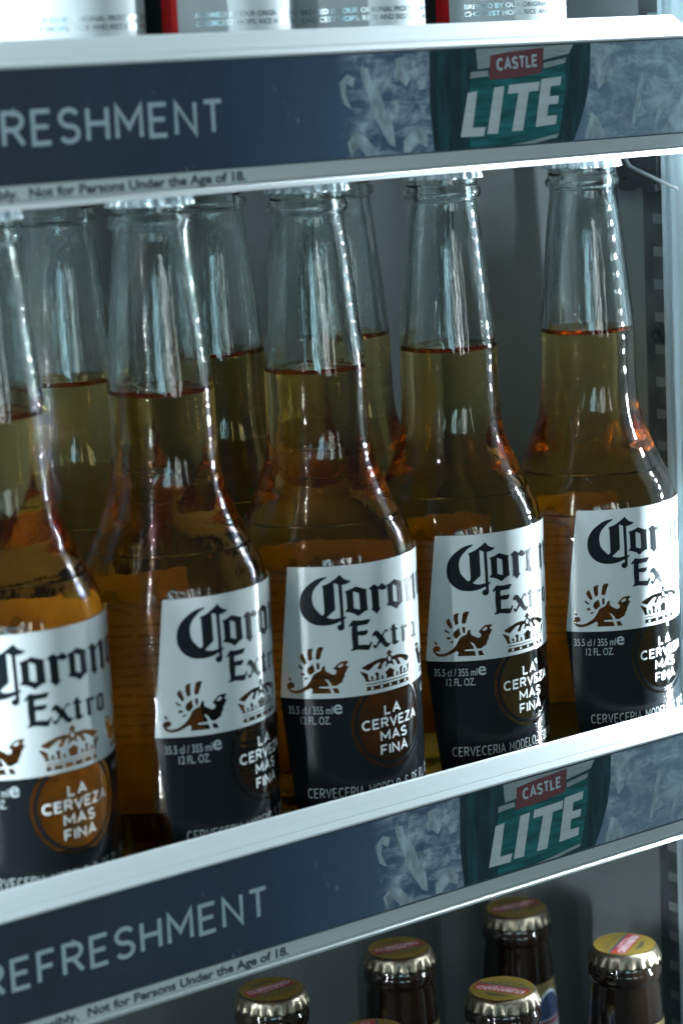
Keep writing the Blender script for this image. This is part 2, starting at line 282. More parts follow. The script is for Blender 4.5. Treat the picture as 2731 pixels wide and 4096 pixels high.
# skeletons of plain sans capitals, height 1; (advance width, strokes)
SK = {'A': (.66, [[(0, 0), (.33, 1), (.66, 0)], [(.13, .33), (.53, .33)]]), 'C': (.62, [arcp(.34, .5, .34, .5, 48, 312, 20)]),
      'D': (.6, [[(.0, 0), (.0, 1), (.26, 1)]+arcp(.26, .5, .34, .5, 90, -90, 14)+[(.0, 0)]]), 'E': (.50, [[(.5, 1), (0, 1), (0, 0), (.5, 0)], [(0, .52), (.44, .52)]]),
      'F': (.48, [[(.48, 1), (0, 1), (0, 0)], [(0, .5), (.42, .5)]]), 'H': (.58, [[(0, 0), (0, 1)], [(.58, 0), (.58, 1)], [(0, .52), (.58, .52)]]),
      'I': (.0, [[(0, 0), (0, 1)]]), 'L': (.45, [[(0, 1), (0, 0), (.45, 0)]]), 'M': (.74, [[(0, 0), (0, 1), (.37, .32), (.74, 1), (.74, 0)]]),
      'N': (.60, [[(0, 0), (0, 1), (.60, 0), (.60, 1)]]), 'O': (.68, [arcp(.34, .5, .34, .5, 0, 360, 28)]), 'S': (.52, [arcp(.26, .745, .26, .255, 25, 270, 14)[:-1]+arcp(.26, .245, .26, .245, 90, -155, 14)]),
      'P': (.54, [[(0, 0), (0, 1), (.28, 1)]+arcp(.28, .74, .26, .26, 90, -90, 12)+[(0, .48)]]), 'R': (.56, [[(0, 0), (0, 1), (.28, 1)]+arcp(.28, .74, .26, .26, 90, -90, 12)+[(0, .48)], [(.28, .48), (.56, 0)]]),
      'T': (.56, [[(0, 1), (.56, 1)], [(.28, 1), (.28, 0)]]), 'V': (.64, [[(0, 1), (.32, 0), (.64, 1)]]), 'Z': (.54, [[(0, 1), (.54, 1), (0, 0), (.54, 0)]]),
      '.': (.0, [[(0, 0), (0, .07)]]), ',': (.0, [[(0, .05), (-.05, -.12)]]), ' ': (.22, [])}
def stroke_poly(P, t):
    """an outline of even width round a polyline, mitred"""
    P = [Vector(p) for p in P]; L, Rr = [], []
    closed = (P[0]-P[-1]).length < 1e-6
    n = len(P)
    for i in range(n):
        d0 = (P[i]-P[i-1]).normalized() if i else ((P[0]-P[-2]).normalized() if closed else (P[1]-P[0]).normalized())
        d1 = (P[i+1]-P[i]).normalized() if i < n-1 else ((P[1]-P[0]).normalized() if closed else d0)
        n0 = Vector((-d0.y, d0.x)); n1 = Vector((-d1.y, d1.x)); m = (n0+n1)
        m = m.normalized() if m.length > 1e-6 else n0
        k = t/2/max(.45, m.dot(n0)); e = Vector((0, 0))
        L.append(tuple(P[i]+m*k)); Rr.append(tuple(P[i]-m*k))
    # one small quad per segment so that a union fill is always clean
    return [[L[i], L[i+1], Rr[i+1], Rr[i]] for i in range(n-1)]
def sans(text, x0, x1, z0, z1, t, gap=.26, cut=None, slant=0):
    """stroke lettering fitted into x0..x1, z0..z1 with stroke width t (mm)"""
    x = 0; H = z1-z0-t; items = []
    for ch in text:
        w, st = SK[ch]; items.append((x, st)); x += w+gap
    tot = x-gap; k = (x1-x0-t)/tot; bms = []
    for ox, st in items:
        if not st: continue
        polys = []
        for s_ in st: polys += stroke_poly([(x0+t/2+(ox+px)*k+slant*pz*H, z0+t/2+pz*H) for px, pz in s_], t)
        # flat ends reach the cap line and base line
        bms.append(flat_bm(polys, cut, True))
    return join_bm(bms)
def join_bm(bms):
    out = bmesh.new()
    for b in bms:
        me = bpy.data.meshes.new('t'); b.to_mesh(me); b.free(); out.from_mesh(me); bpy.data.meshes.remove(me)
    return out
def wrap(bm, r, off):
    """roll a flat print (arc length, height) onto a cylinder of radius r"""
    nrm = []
    for v in bm.verts:
        a = v.co.x/r; v.co = Vector(((r+off)*math.sin(a), -(r+off)*math.cos(a), v.co.y))*S
    for f in bm.faces:
        f.normal_update(); c = f.calc_center_median()
        if f.normal.x*c.x+f.normal.y*c.y < 0: f.normal_flip()
        f.smooth = True
    me = bpy.data.meshes.new('print'); bm.to_mesh(me); bm.free()
    me.normals_split_custom_set_from_vertices([Vector((v.co.x, v.co.y, 0)).normalized() for v in me.vertices])
    return me
def upright(bm, y):
    """a flat print standing in the xz plane at depth y, facing the front"""
    for v in bm.verts: v.co = Vector((v.co.x, y, v.co.y))*S
    for f in bm.faces:
        f.normal_update()
        if f.normal.y > 0: f.normal_flip()
    return from_bm(bm)
def flat_top(bm, z):
    for v in bm.verts: v.co = Vector((v.co.x, v.co.y, z))*S
    for f in bm.faces:
        f.normal_update()
        if f.normal.z < 0: f.normal_flip()
    return from_bm(bm)
def circle(cx, cy_, r, n=40): return [(cx+r*math.cos(2*math.pi*i/n), cy_+r*math.sin(2*math.pi*i/n)) for i in range(n)]
def densify(L, step=2.0):
    out = []
    for i, p in enumerate(L):
        q = L[(i+1) % len(L)]; n = max(1, int(math.hypot(q[0]-p[0], q[1]-p[1])/step))
        out += [(p[0]+(q[0]-p[0])*k/n, p[1]+(q[1]-p[1])*k/n) for k in range(n)]
    return out
def extrude_x(prof, x0, x1, closed=True):
    n = len(prof)
    vs_ = [(x0, y, z) for y, z in prof]+[(x1, y, z) for y, z in prof]
    fs = [(i, (i+1) % n, n+(i+1) % n, n+i) for i in range(n)]
    fs += [tuple(range(n))[::-1], tuple(n+i for i in range(n))]
    me = mesh(vs_, fs)
    bm = bmesh.new(); bm.from_mesh(me); bmesh.ops.recalc_face_normals(bm, faces=bm.faces[:]); bm.to_mesh(me); bm.free()
    return me
def copy_tree(o, parent=None):
    c = o.copy(); col.objects.link(c); c.parent = parent
    for ch in list(o.children): copy_tree(ch, c)
    return c

# ------------------------------------------------------------------ the cabinet: back wall, side wall, door frame
FLOOR = -33.0                                # shelf surface below the strip's top edge
RAILS = (0.0, -257.58)                       # height of the strip's top edge, upper and lower shelf
M['wall'] = plain('grey painted liner', (.056, .068, .070), .5, 0, .12, bump=((1, 1, .15), 120, .12, .0006), vary=.16, vscale=(25, 25, 6))
M['side'] = plain('pale grey painted liner', (.19, .215, .22), .5, 0, .2, bump=((1, 1, .15), 120, .1, .0006), vary=.10, vscale=(20, 20, 6))
M['frame'] = plain('white door frame profile', (.40, .49, .53), .32, 0, .5, bump=((500, 500, 4), 1, .2, .0002), vary=.08, vscale=(200, 200, 5))
M['steel'] = plain('dull dark zinc', (.09, .105, .115), .5, .3, .5, bump=((1, 1, 1), 160, .35, .0008), vary=.35, vscale=(90, 90, 60))
M['dark_steel'] = plain('dark bracket steel', (.05, .06, .068), .4, .4, .5, bump=((1, 1, 1), 120, .3, .0008), vary=.3)
M['wire'] = plain('plastic coated wire', (.13, .15, .16), .3, 0, .5)
BACK = 165; SIDE = 171
tag(obj('back_wall', box(-480, SIDE+25, BACK, BACK+12, -620, 300), M['wall']), kind='structure')
tag(obj('side_wall', box(SIDE, SIDE+25, 30, BACK, -620, 300), M['side']), kind='structure')
fp = [(41.0, 171), (41.0, 167.2), (38.8, 167.2), (38.3, 168.6), (36.8, 168.6), (36.3, 166.8), (35.2, 166.6), (34.6, 168.4),
      (30, 168.6), (-26, 169.2), (-28, 171), (-28, 200), (41, 200)]
vs_ = [(x, y, -620) for y, x in fp]+[(x, y, 300) for y, x in fp]; n = len(fp)
fs = [(i, (i+1) % n, n+(i+1) % n, n+i) for i in range(n)]
me = mesh(vs_, fs); bm = bmesh.new(); bm.from_mesh(me); bmesh.ops.recalc_face_normals(bm, faces=bm.faces[:]); bm.to_mesh(me); bm.free()
tag(obj('door_frame', me, M['frame']), kind='structure')

# slotted upright on the side wall
pil = empty('slotted_upright', (SIDE, 48, -620))
tag(pil, 'dark slotted metal upright on the side wall at the right', 'upright')
loops = [[(41.2, -600), (55, -600), (55, 280), (41.2, 280)]]
z = -68.2+12.75*26
while z > -590:
    loops.append([(43.9, z-1.9), (50.2, z-1.9), (50.2, z+1.9), (43.9, z+1.9)]); z -= 12.75
bm = flat_bm(loops)
r = bmesh.ops.extrude_face_region(bm, geom=bm.faces[:])
for e in r['geom']:
    if isinstance(e, bmesh.types.BMVert): e.co.z += 1.6
for v in bm.verts: v.co = Vector((170.8-v.co.z+1.6-SIDE, v.co.x-48, v.co.y+620))*S
bmesh.ops.recalc_face_normals(bm, faces=bm.faces[:])
obj('slotted_plate', from_bm(bm), M['steel'], pil)
sc = lathe([(0.2, 0), (1.2, 0), (1.4, .8), (2.9, 1.2), (3.1, .9), (3.3, 0)], 24)
me = mesh(*sc, smooth=True)
o = obj('screw', me, M['dark_steel'], pil, (168.9-SIDE, 46-48, -113+620)); o.rotation_euler = (0, R(-90), 0)

def bracket(z0, label):
    b = empty('shelf_bracket', (168, 50, z0))
    tag(b, label, 'bracket', 'brackets under the shelf ends')
    P = [(84, -36), (84, -44), (72, -52), (60, -57.2), (55, -57), (52, -55.8), (41.4, -56), (41.4, -36)]
    bm = flat_bm([[(y-50, z) for y, z in P], circle(9.2, -52.5, .9, 12)])
    r = bmesh.ops.extrude_face_region(bm, geom=bm.faces[:])
    for e in r['geom']:
        if isinstance(e, bmesh.types.BMVert): e.co.z += 1.8
    for v in bm.verts: v.co = Vector((-v.co.z-1.2, v.co.x, v.co.y))*S
    bmesh.ops.recalc_face_normals(bm, faces=bm.faces[:])
    obj('plate', from_bm(bm), M['dark_steel'], b)
    obj('hook_tab', box(-4.4, -3.2, -9.6, -3.5, -57.2, -54.6, .3), M['dark_steel'], b)
bracket(0, 'dark metal bracket under the right end of the upper shelf')

# ------------------------------------------------------------------ shelves with their printed front rails
def strip_material():
    m, nt, b = nodes('printed strip under clear plastic')
    tc = nd(nt, 'ShaderNodeTexCoord'); sep = nd(nt, 'ShaderNodeSeparateXYZ'); link(nt, tc.outputs['Object'], sep.inputs[0])
    mr = nd(nt, 'ShaderNodeMapRange'); mr.inputs['From Min'].default_value = -.42; mr.inputs['From Max'].default_value = .16
    link(nt, sep.outputs['X'], mr.inputs['Value'])
    cr = nd(nt, 'ShaderNodeValToRGB'); e = cr.color_ramp.elements
    e[0].position = 0; e[0].color = (.020, .030, .046, 1); e[1].position = 1; e[1].color = (.22, .30, .38, 1)
    for pos, c in ((.50, (.022, .033, .052)), (.62, (.030, .050, .085)), (.72, (.06, .11, .18)), (.86, (.13, .20, .28)), (.92, (.17, .25, .33))):
        k = e.new(pos); k.color = rgb(c)
    link(nt, mr.outputs['Result'], cr.inputs['Fac'])
    # ice: streaky bright crystals left and right of the pictured can
    def band(lo, hi, soft):
        a = nd(nt, 'ShaderNodeMapRange', interpolation_type='SMOOTHSTEP'); a.inputs['From Min'].default_value = lo-soft; a.inputs['From Max'].default_value = lo+soft
        c = nd(nt, 'ShaderNodeMapRange', interpolation_type='SMOOTHSTEP'); c.inputs['From Min'].default_value = hi+soft; c.inputs['From Max'].default_value = hi-soft
        link(nt, sep.outputs['X'], a.inputs['Value']); link(nt, sep.outputs['X'], c.inputs['Value'])
        mu = nd(nt, 'ShaderNodeMath', operation='MULTIPLY'); link(nt, a.outputs[0], mu.inputs[0]); link(nt, c.outputs[0], mu.inputs[1])
        return mu.outputs[0]
    ad = nd(nt, 'ShaderNodeMath', operation='ADD'); link(nt, band(-.010, .030, .008), ad.inputs[0]); link(nt, band(.092, .3, .002), ad.inputs[1])
    mp = nd(nt, 'ShaderNodeMapping'); mp.inputs['Scale'].default_value = (70, 70, 190); mp.inputs['Rotation'].default_value = (0, R(-58), 0)
    link(nt, tc.outputs['Object'], mp.inputs['Vector'])
    nz = nd(nt, 'ShaderNodeTexNoise'); nz.inputs['Scale'].default_value = 1.0; nz.inputs['Detail'].default_value = 8; nz.inputs['Roughness'].default_value = .74
    nz.inputs['Distortion'].default_value = .5; link(nt, mp.outputs[0], nz.inputs['Vector'])
    rp = nd(nt, 'ShaderNodeValToRGB'); rp.color_ramp.elements[0].position = .46; rp.color_ramp.elements[1].position = .70
    link(nt, nz.outputs['Fac'], rp.inputs['Fac'])
    n2 = nd(nt, 'ShaderNodeTexNoise'); n2.inputs['Scale'].default_value = 75; n2.inputs['Detail'].default_value = 6; n2.inputs['Roughness'].default_value = .6; n2.inputs['Distortion'].default_value = 2.2
    link(nt, tc.outputs['Object'], n2.inputs['Vector'])
    vr = nd(nt, 'ShaderNodeValToRGB'); vr.color_ramp.elements[0].position = .48; vr.color_ramp.elements[1].position = .70
    link(nt, n2.outputs['Fac'], vr.inputs['Fac'])
    mm = nd(nt, 'ShaderNodeMath', operation='MULTIPLY_ADD'); mm.inputs[1].default_value = .6
    link(nt, vr.outputs['Color'], mm.inputs[0]); link(nt, rp.outputs['Color'], mm.inputs[2])
    ic = nd(nt, 'ShaderNodeMath', operation='MULTIPLY', use_clamp=True); link(nt, mm.outputs[0], ic.inputs[0]); link(nt, ad.outputs[0], ic.inputs[1])
    # spray of droplets over the whole print
    dv = nd(nt, 'ShaderNodeTexVoronoi'); dv.inputs['Scale'].default_value = 210; dv.inputs['Randomness'].default_value = 1
    mp2 = nd(nt, 'ShaderNodeMapping'); mp2.inputs['Rotation'].default_value = (0, R(35), 0); mp2.inputs['Scale'].default_value = (1.5, 1, .7)
    link(nt, tc.outputs['Object'], mp2.inputs['Vector']); link(nt, mp2.outputs[0], dv.inputs['Vector'])
    dr = nd(nt, 'ShaderNodeValToRGB'); dr.color_ramp.elements[0].position = .10; dr.color_ramp.elements[0].color = (1, 1, 1, 1)
    dr.color_ramp.elements[1].position = .24; dr.color_ramp.elements[1].color = (0, 0, 0, 1); link(nt, dv.outputs['Distance'], dr.inputs['Fac'])
    dn = nd(nt, 'ShaderNodeTexNoise'); dn.inputs['Scale'].default_value = 70; dn.inputs['Detail'].default_value = 3; link(nt, tc.outputs['Object'], dn.inputs['Vector'])
    dm = nd(nt, 'ShaderNodeMapRange'); dm.inputs['From Min'].default_value = .52; dm.inputs['From Max'].default_value = .72; link(nt, dn.outputs['Fac'], dm.inputs['Value'])
    dx = nd(nt, 'ShaderNodeMapRange'); dx.inputs['From Min'].default_value = -.12; dx.inputs['From Max'].default_value = .02; dx.inputs['To Min'].default_value = .15
    link(nt, sep.outputs['X'], dx.inputs['Value'])
    d1 = nd(nt, 'ShaderNodeMath', operation='MULTIPLY'); link(nt, dr.outputs['Color'], d1.inputs[0]); link(nt, dm.outputs[0], d1.inputs[1])
    d2 = nd(nt, 'ShaderNodeMath', operation='MULTIPLY'); link(nt, d1.outputs[0], d2.inputs[0]); link(nt, dx.outputs[0], d2.inputs[1])
    su = nd(nt, 'ShaderNodeMath', operation='MAXIMUM'); link(nt, ic.outputs[0], su.inputs[0]); link(nt, d2.outputs[0], su.inputs[1])
    fin = nd(nt, 'ShaderNodeMix', data_type='RGBA'); link(nt, su.outputs[0], fin.inputs['Factor'])
    link(nt, cr.outputs['Color'], fin.inputs['A']); fin.inputs['B'].default_value = (.42, .52, .57, 1)
    # big slow variation
    bv = nd(nt, 'ShaderNodeTexNoise'); bv.inputs['Scale'].default_value = 22; bv.inputs['Detail'].default_value = 4; link(nt, tc.outputs['Object'], bv.inputs['Vector'])
    bm_ = nd(nt, 'ShaderNodeMapRange'); bm_.inputs['To Min'].default_value = .6; bm_.inputs['To Max'].default_value = 1.45; link(nt, bv.outputs['Fac'], bm_.inputs['Value'])
    hs = nd(nt, 'ShaderNodeHueSaturation'); link(nt, fin.outputs['Result'], hs.inputs['Color']); link(nt, bm_.outputs[0], hs.inputs['Value'])
    link(nt, hs.outputs['Color'], b.inputs['Base Color'])
    b.inputs['Roughness'].default_value = .34; b.inputs['Specular IOR Level'].default_value = .5
    b.inputs['Coat Weight'].default_value = .6; b.inputs['Coat Roughness'].default_value = .2
    add_bump(nt, b, mapping(nt, (6, 900, 900)), 1, .25, .00025)
    return m
M['strip'] = strip_material()
def glossy_print(name, c, vary=.12, vs3=(30, 30, 400)):
    return plain(name, c, .34, 0, .5, bump=((6, 900, 900), 1, .25, .00025), coat=.5, vary=vary, vscale=vs3)
M['p_teal'] = glossy_print('printed teal', (.014, .15, .155), .65, (60, 60, 500))
M['p_teal_dark'] = glossy_print('printed dark teal', (.012, .040, .052), .5, (300, 60, 60))
M['p_teal_mid'] = glossy_print('printed green', (.014, .062, .078), .55, (300, 60, 60))
M['p_silver'] = glossy_print('printed silver', (.34, .40, .41), .3, (60, 60, 500))
M['p_ice'] = glossy_print('printed ice', (.40, .50, .55), .5, (260, 260, 150))
M['p_red'] = glossy_print('printed dull red', (.17, .055, .062), .2)
M['p_text'] = glossy_print('printed pale text', (.46, .56, .60), .1)
M['p_word'] = glossy_print('printed grey-blue text', (.36, .46, .50), .1)
M['p_lite'] = glossy_print('printed bright text', (.56, .62, .64), .12)
M['p_black'] = plain('black small print', (.02, .03, .04), .5)

XL, XR = -430, 146
def shelf(z0, label, word_x):
    sh = empty('shelf', (0, 0, z0)); tag(sh, label, 'shelf', 'shelves with printed front rails')
    # moulded front: sloping lip, rebate holding the strip, text ledge, rounded bottom bead
    lip = [(0.35, .0), (-.25, .35), (-.15, .95), (.7, 2.0), (1.15, 2.6), (1.35, 2.68), (1.5, 3.05), (5.2, 8.1), (5.8, 8.45), (6.5, 8.3), (7.0, 7.4), (7.0, -3), (1.6, -3), (1.6, .0)]
    me = extrude_x([(y, z) for y, z in lip], XL, XR)
    for v in me.vertices:                      # the lip's right end is mitred
        if v.co.x > 0: v.co.x -= max(0, v.co.z/S)*.72*S
    obj('lip', me, M['rail'], sh)
    obj('back_plate', box(XL, XR, 1.6, 6.9, -41, -3.05), M['rail'], sh)
    foot = [(1.55, -33.9), (-.35, -33.9), (-.35, -38.35), (.2, -38.5), (.2, -38.65), (-.7, -38.8), (-1.1, -39.2), (-.9, -40.2), (-.2, -40.9), (1.0, -41.1), (1.55, -41.0)]
    obj('foot', extrude_x(foot, XL, XR), M['rail'], sh)
    obj('bead', tube([(XL, -.75, -39.4), (XR-1, -.75, -39.4)], .5, 10), M['rail'], sh)
    st = obj('printed_strip', box(XL, XR-.5, .35, 1.5, -33.55, -.12), M['strip'], sh)
    obj('joint', box(XL, XR-.6, .1, .34, -33.88, -33.5), M['groove'], sh)
    obj('upper_joint', box(XL, XR-.6, .12, .34, -.32, -.05), M['groove'], sh)
    # print on the strip
    P = lambda loops, mat, y, name: obj(name, upright(flat_bm(loops, 4), y), M[mat], st)
    P([[(23, -.4), (95.2, -.4), (94.6, -10), (93, -18), (90, -26), (86, -33.4), (23.5, -33.4), (22.2, -18)]], 'p_teal_mid', .31, 'can_picture')
    P([[(31, -.6), (37.5, -.6), (36, -16), (36.5, -33.3), (30.2, -33.3), (29.6, -16)]], 'p_teal_dark', .28, 'can_shade')
    P([[(86, -.6), (90, -.6), (89.6, -12), (87.6, -22), (84, -33), (81.6, -33), (84, -18)]], 'p_teal_dark', .28, 'can_shade')
    P([[(23.4, -.6), (26, -.6), (25, -18), (26, -33.2), (23.8, -33.2), (22.6, -18)]], 'p_teal_dark', .28, 'can_shade')
    P([[(40.5, -9.5), (48, -8.6), (82, -6), (83.5, -12), (81, -24), (79, -32), (60, -33.2), (39, -33.2), (38.4, -20)]], 'p_teal', .25, 'can_face')
    P([[(43, -.5), (87, -.5), (85, -3.4), (72, -5.4), (55, -6.4), (43.5, -7.2)]], 'p_silver', .22, 'can_band')
    P([[(40.5, -8.0), (48, -7.9), (48, -9.6), (40, -10.2)]], 'p_silver', .22, 'can_band')
    P([[(73, -6.2), (83.5, -4.9), (83, -6.6), (73, -8.2)]], 'p_silver', .22, 'can_band')
    P([[(57, -33.3), (66, -32.4), (79, -30.6), (78, -31.9), (68, -33.3)]], 'p_silver', .22, 'can_band')
    tg = P([[(49.2, -2.9), (57, -2.0), (66, -1.5), (73.4, -1.0), (72.2, -9.4), (64, -10.3), (56, -10.8), (48.2, -10.9), (48.7, -7)]], 'p_red', .19, 'red_tag')
    bm = sans('CASTLE', 51.8, 70.4, -8.2, -3.9, .85, .3)
    for v in bm.verts: v.co.y += (v.co.x-51.6)*.045
    obj('lettering', upright(bm, .16), M['p_text'], st)
    # LITE, slanted, drawn as polygons
    def sl(P_): return [(x, z+(x-57)*.035) for x, z in P_]
    LITE = [[(38.7, -14.2), (42.9, -14.0), (40.3, -26.0), (46.0, -26.2), (45.0, -29.2), (34.9, -28.6)],
            [(50.4, -13.4), (55.0, -13.2), (51.4, -28.9), (46.6, -28.6)],
            [(57.0, -13.0), (71.0, -13.0), (70.3, -16.0), (65.9, -16.0), (62.6, -28.9), (57.6, -28.7), (61.2, -16.0), (56.4, -16.0)],
            [(71.8, -12.2), (81.0, -12.0), (80.4, -14.9), (75.9, -15.0), (75.3, -18.3), (79.6, -18.4), (79.0, -21.2), (74.6, -21.1), (73.9, -24.9), (78.4, -25.0), (77.7, -28.0), (68.4, -28.2)]]
    bms = [flat_bm([sl(q)]) for q in LITE]
    obj('lettering', upright(join_bm(bms), .13), M['p_lite'], st)
    obj('lettering', upright(sans('REFRESHMENT', word_x, -60.4, -22.8, -11.9, 1.5, .30), .24), M['p_word'], st)
    obj('small_print', upright(fit_text('Not for Persons Under the Age of 18.', -131.8, -53.8, -37.75, -34.9, .03, 1.0), -.42), M['p_black'], sh)
    obj('small_print', upright(fit_text('Drink Responsibly.', -176, -135.2, -37.75, -34.9, .03, 1.0), -.42), M['p_black'], sh)
    # ice chunks printed left of the can
    for q in ([(-15, -9.5), (-11.5, -6.6), (-8.4, -8), (-9.4, -11), (-12, -9.4), (-12.6, -13), (-10.2, -18), (-13.4, -16)], [(-6.2, -4.6), (-3, -5), (-1.4, -9.6), (1.8, -13.5), (3.6, -19), (6.4, -24), (7.2, -31), (4.6, -30), (1.2, -24.6), (-1.6, -20), (-3.4, -14), (-5.4, -9)],
              [(-12.6, -28.6), (-9.4, -25.4), (-5, -27), (-1.8, -30.4), (1, -33.3), (-5, -33.3), (-8, -30.2), (-11.4, -33.3)], [(10.6, -29), (14, -26.4), (17.6, -25.8), (21, -28.4), (20.6, -32), (16.6, -30), (13.2, -33.2), (10.4, -33.2)],
              [(8.4, -2.6), (12.4, -1.8), (11.8, -5.4), (14.8, -8.6), (12.6, -11.6), (9, -8.4)], [(17, -10), (21.4, -8.4), (20.8, -12.6), (17.8, -12.9)],
              [(97, -4), (103.6, -1.2), (107.4, -1.6), (101.4, -6), (99, -13), (105.6, -8.6), (108.6, -7.2), (104, -12), (98.2, -16.4), (96.6, -12)], [(118.6, -11), (120.2, -11.4), (118.4, -22.6), (115, -29.6), (113.6, -29), (116, -21.6)],
              [(124.4, -31), (126.6, -24.8), (133.6, -18.6), (137.6, -15.6), (131, -23.4), (126.6, -28.6), (125.6, -32.8)], [(127.6, -33.2), (133, -27), (138.6, -20.6), (141, -16.8), (145.2, -15.2), (145.2, -33.2)],
              [(94.6, -24), (97.6, -26), (101.6, -33.2), (91, -33.2)]):
        P([q], 'p_ice', .26, 'ice_picture')
    # wires of the shelf itself
    w = tube([(0, 7.2, 0), (0, BACK-3, 0)], 1.6, 8)
    for i in range(22):
        x = -415+i*26.5
        if x < XR+14: obj('wire', w, M['wire'], sh, (x, 0, FLOOR-1.6))
    c = tube([(-425, 0, 0), (160, 0, 0)], 1.9, 8)
    for y in (10.5, BACK-6): obj('cross_wire', c, M['wire'], sh, (0, y, FLOOR-5.1))
    return sh
s1 = shelf(RAILS[0], 'upper shelf with white front rail and blue printed strip, cans on top', -167.5)
s2 = shelf(RAILS[1], 'lower shelf with white front rail and blue printed strip, clear bottles on top', -167.5)
hk = [(163, 66, -37), (163, 57.5, -41), (163, 55.6, -45), (163, 53.9, -47.4), (163, 50, -48.9), (163, 28, -56.0)]
obj('wire_hook', tube([tuple(p) for p in hk], .75, 8), M['wire'], s1)
# ------------------------------------------------------------------ clear beer bottles
RB = 32.2
OUT = [(0, 27.5), (1.2, 30.0), (4, 31.8), (9, 32.2), (60, 32.2), (112, 32.15), (118, 31.8), (124, 30.8), (128.5, 29.3), (133, 27.0),
       (140, 23.9), (146, 21.4), (150, 20.0), (155, 18.8), (163, 18.05), (174, 17.85), (185.2, 17.73), (195, 16.8), (211.5, 15.2),
       (222, 14.25), (230, 13.3), (234, 12.75), (236.6, 12.6), (237.6, 12.8), (238.4, 13.7), (239.6, 14.1), (241, 13.9), (242.2, 13.1),
       (243.6, 12.9), (247.5, 12.9), (249, 12.6), (249.8, 11.6)]
LIQ = 185.2
def inner_r(h, prof):
    for i in range(len(prof)-1):
        if prof[i][1] <= h <= prof[i+1][1]:
            t = (h-prof[i][1])/max(1e-6, prof[i+1][1]-prof[i][1]); return prof[i][0]+(prof[i+1][0]-prof[i][0])*t
    return prof[-1][0]
outer = smooth_profile(OUT, 2.0)
def wall(h): return 2.6 if h < 140 else 2.6+.1*min(1, (h-140)/30)
def inner_pt(h): return inner_r(h, outer)-wall(h)-(1.0 if 234 < h else 0)*.3
def bottle_meshes(liq):
    n = 96
    ov, of = lathe(outer, n)
    ni = len(ov)
    # base of the glass (slightly domed punt)
    base = [(27.5, 0), (25.5, .35), (22, 1.6), (12, 3.2), (0.3, 3.6)]
    bv, bf = lathe(base, n, inward=True)
    hs = [liq+(249.4-liq)*k/26 for k in range(27)]
    iv, if_ = lathe([(min(inner_pt(h), 9.6) if h > 236 else inner_pt(h), h) for h in hs]+[(10.6, 249.8), (11.6, 249.8)], n, inward=True)
    vs_ = ov+bv+iv; fs = of+[tuple(i+ni for i in f) for f in bf]+[tuple(i+ni+len(bv) for i in f) for f in if_]
    gm = mesh(vs_, fs, 'bottle_glass')
    bm = bmesh.new(); bm.from_mesh(gm); bmesh.ops.remove_doubles(bm, verts=bm.verts[:], dist=1e-7); bm.to_mesh(gm); bm.free(); gm.shade_smooth()
    gm.materials.append(M['glass']); gm.materials.append(M['glass_in'])
    for p in gm.polygons:
        c = p.center; rr = math.hypot(c.x, c.y)/S
        if c.z > liq*S and p.normal.x*c.x+p.normal.y*c.y < 0: p.material_index = 1
    hb = [0]+[k for k in range(1, 200)]
    lp = [(0.3, 6.6), (14, 6.4), (24, 6.6), (27.4, 8.2), (28.7, 11)]
    h = 14.0
    while h < liq-3: lp.append((inner_pt(h), h)); h += 2.5
    rl = inner_pt(liq)
    lp += [(inner_pt(liq-2.4), liq-2.4), (rl, liq), (rl-.5, liq-.9), (rl-1.3, liq-1.5), (rl-2.6, liq-1.8), (.3, liq-1.85)]
    lv, lf = lathe(lp, n, cap_bottom=True, cap_top=True)
    lm = mesh(lv, lf, 'bottle_beer', smooth=True)
    lm.materials.append(M['beer']); lm.materials.append(M['beer_top'])
    for p in lm.polygons:
        if p.center.z > (liq-2.2)*S and p.normal.z > .25: p.material_index = 1
    return gm, lm
def cap_profile(top, rtop, rsk, drop):
    return [(.3, top), (rtop-2, top), (rtop-.8, top-.1), (rtop, top-.55), (rtop+.5, top-1.3), (rtop+.8, top-2.4), (rsk-.15, top-drop*.62), (rsk+.1, top-drop*.85), (rsk+.25, top-drop),
            (rsk-.1, top-drop), (rsk-.5, top-drop*.8), (rsk-.9, top-drop*.4)]
def cap_mesh(top=251.1, rtop=12.9, rsk=14.2, drop=6.1):
    def fl(a, h):
        k = max(0, min(1, (top-1.6-h)/(drop-1.6)))
        c = math.cos(21*a)
        return k*(.62*(abs(c)**.6*(1 if c > 0 else -1))-.1)
    prof = cap_profile(top, rtop, rsk, drop)
    v, f = lathe(prof[::-1], 168, fl)
    me = mesh(v, f, 'crown_cap', smooth=True)
    bm = bmesh.new(); bm.from_mesh(me); bmesh.ops.contextual_create(bm, geom=[e for e in bm.edges if e.is_boundary and all(w.co.z > (top-.01)*S for w in e.verts)])
    bm.to_mesh(me); bm.free(); me.shade_smooth()
    return me
cap_me = cap_mesh()

def shift(loops, dx, k=1.0, ox=0, oz=0, dz=0): return [[(ox+(x-ox)*k+dx, oz+(z-oz)*k+dz) for x, z in L] for L in loops]
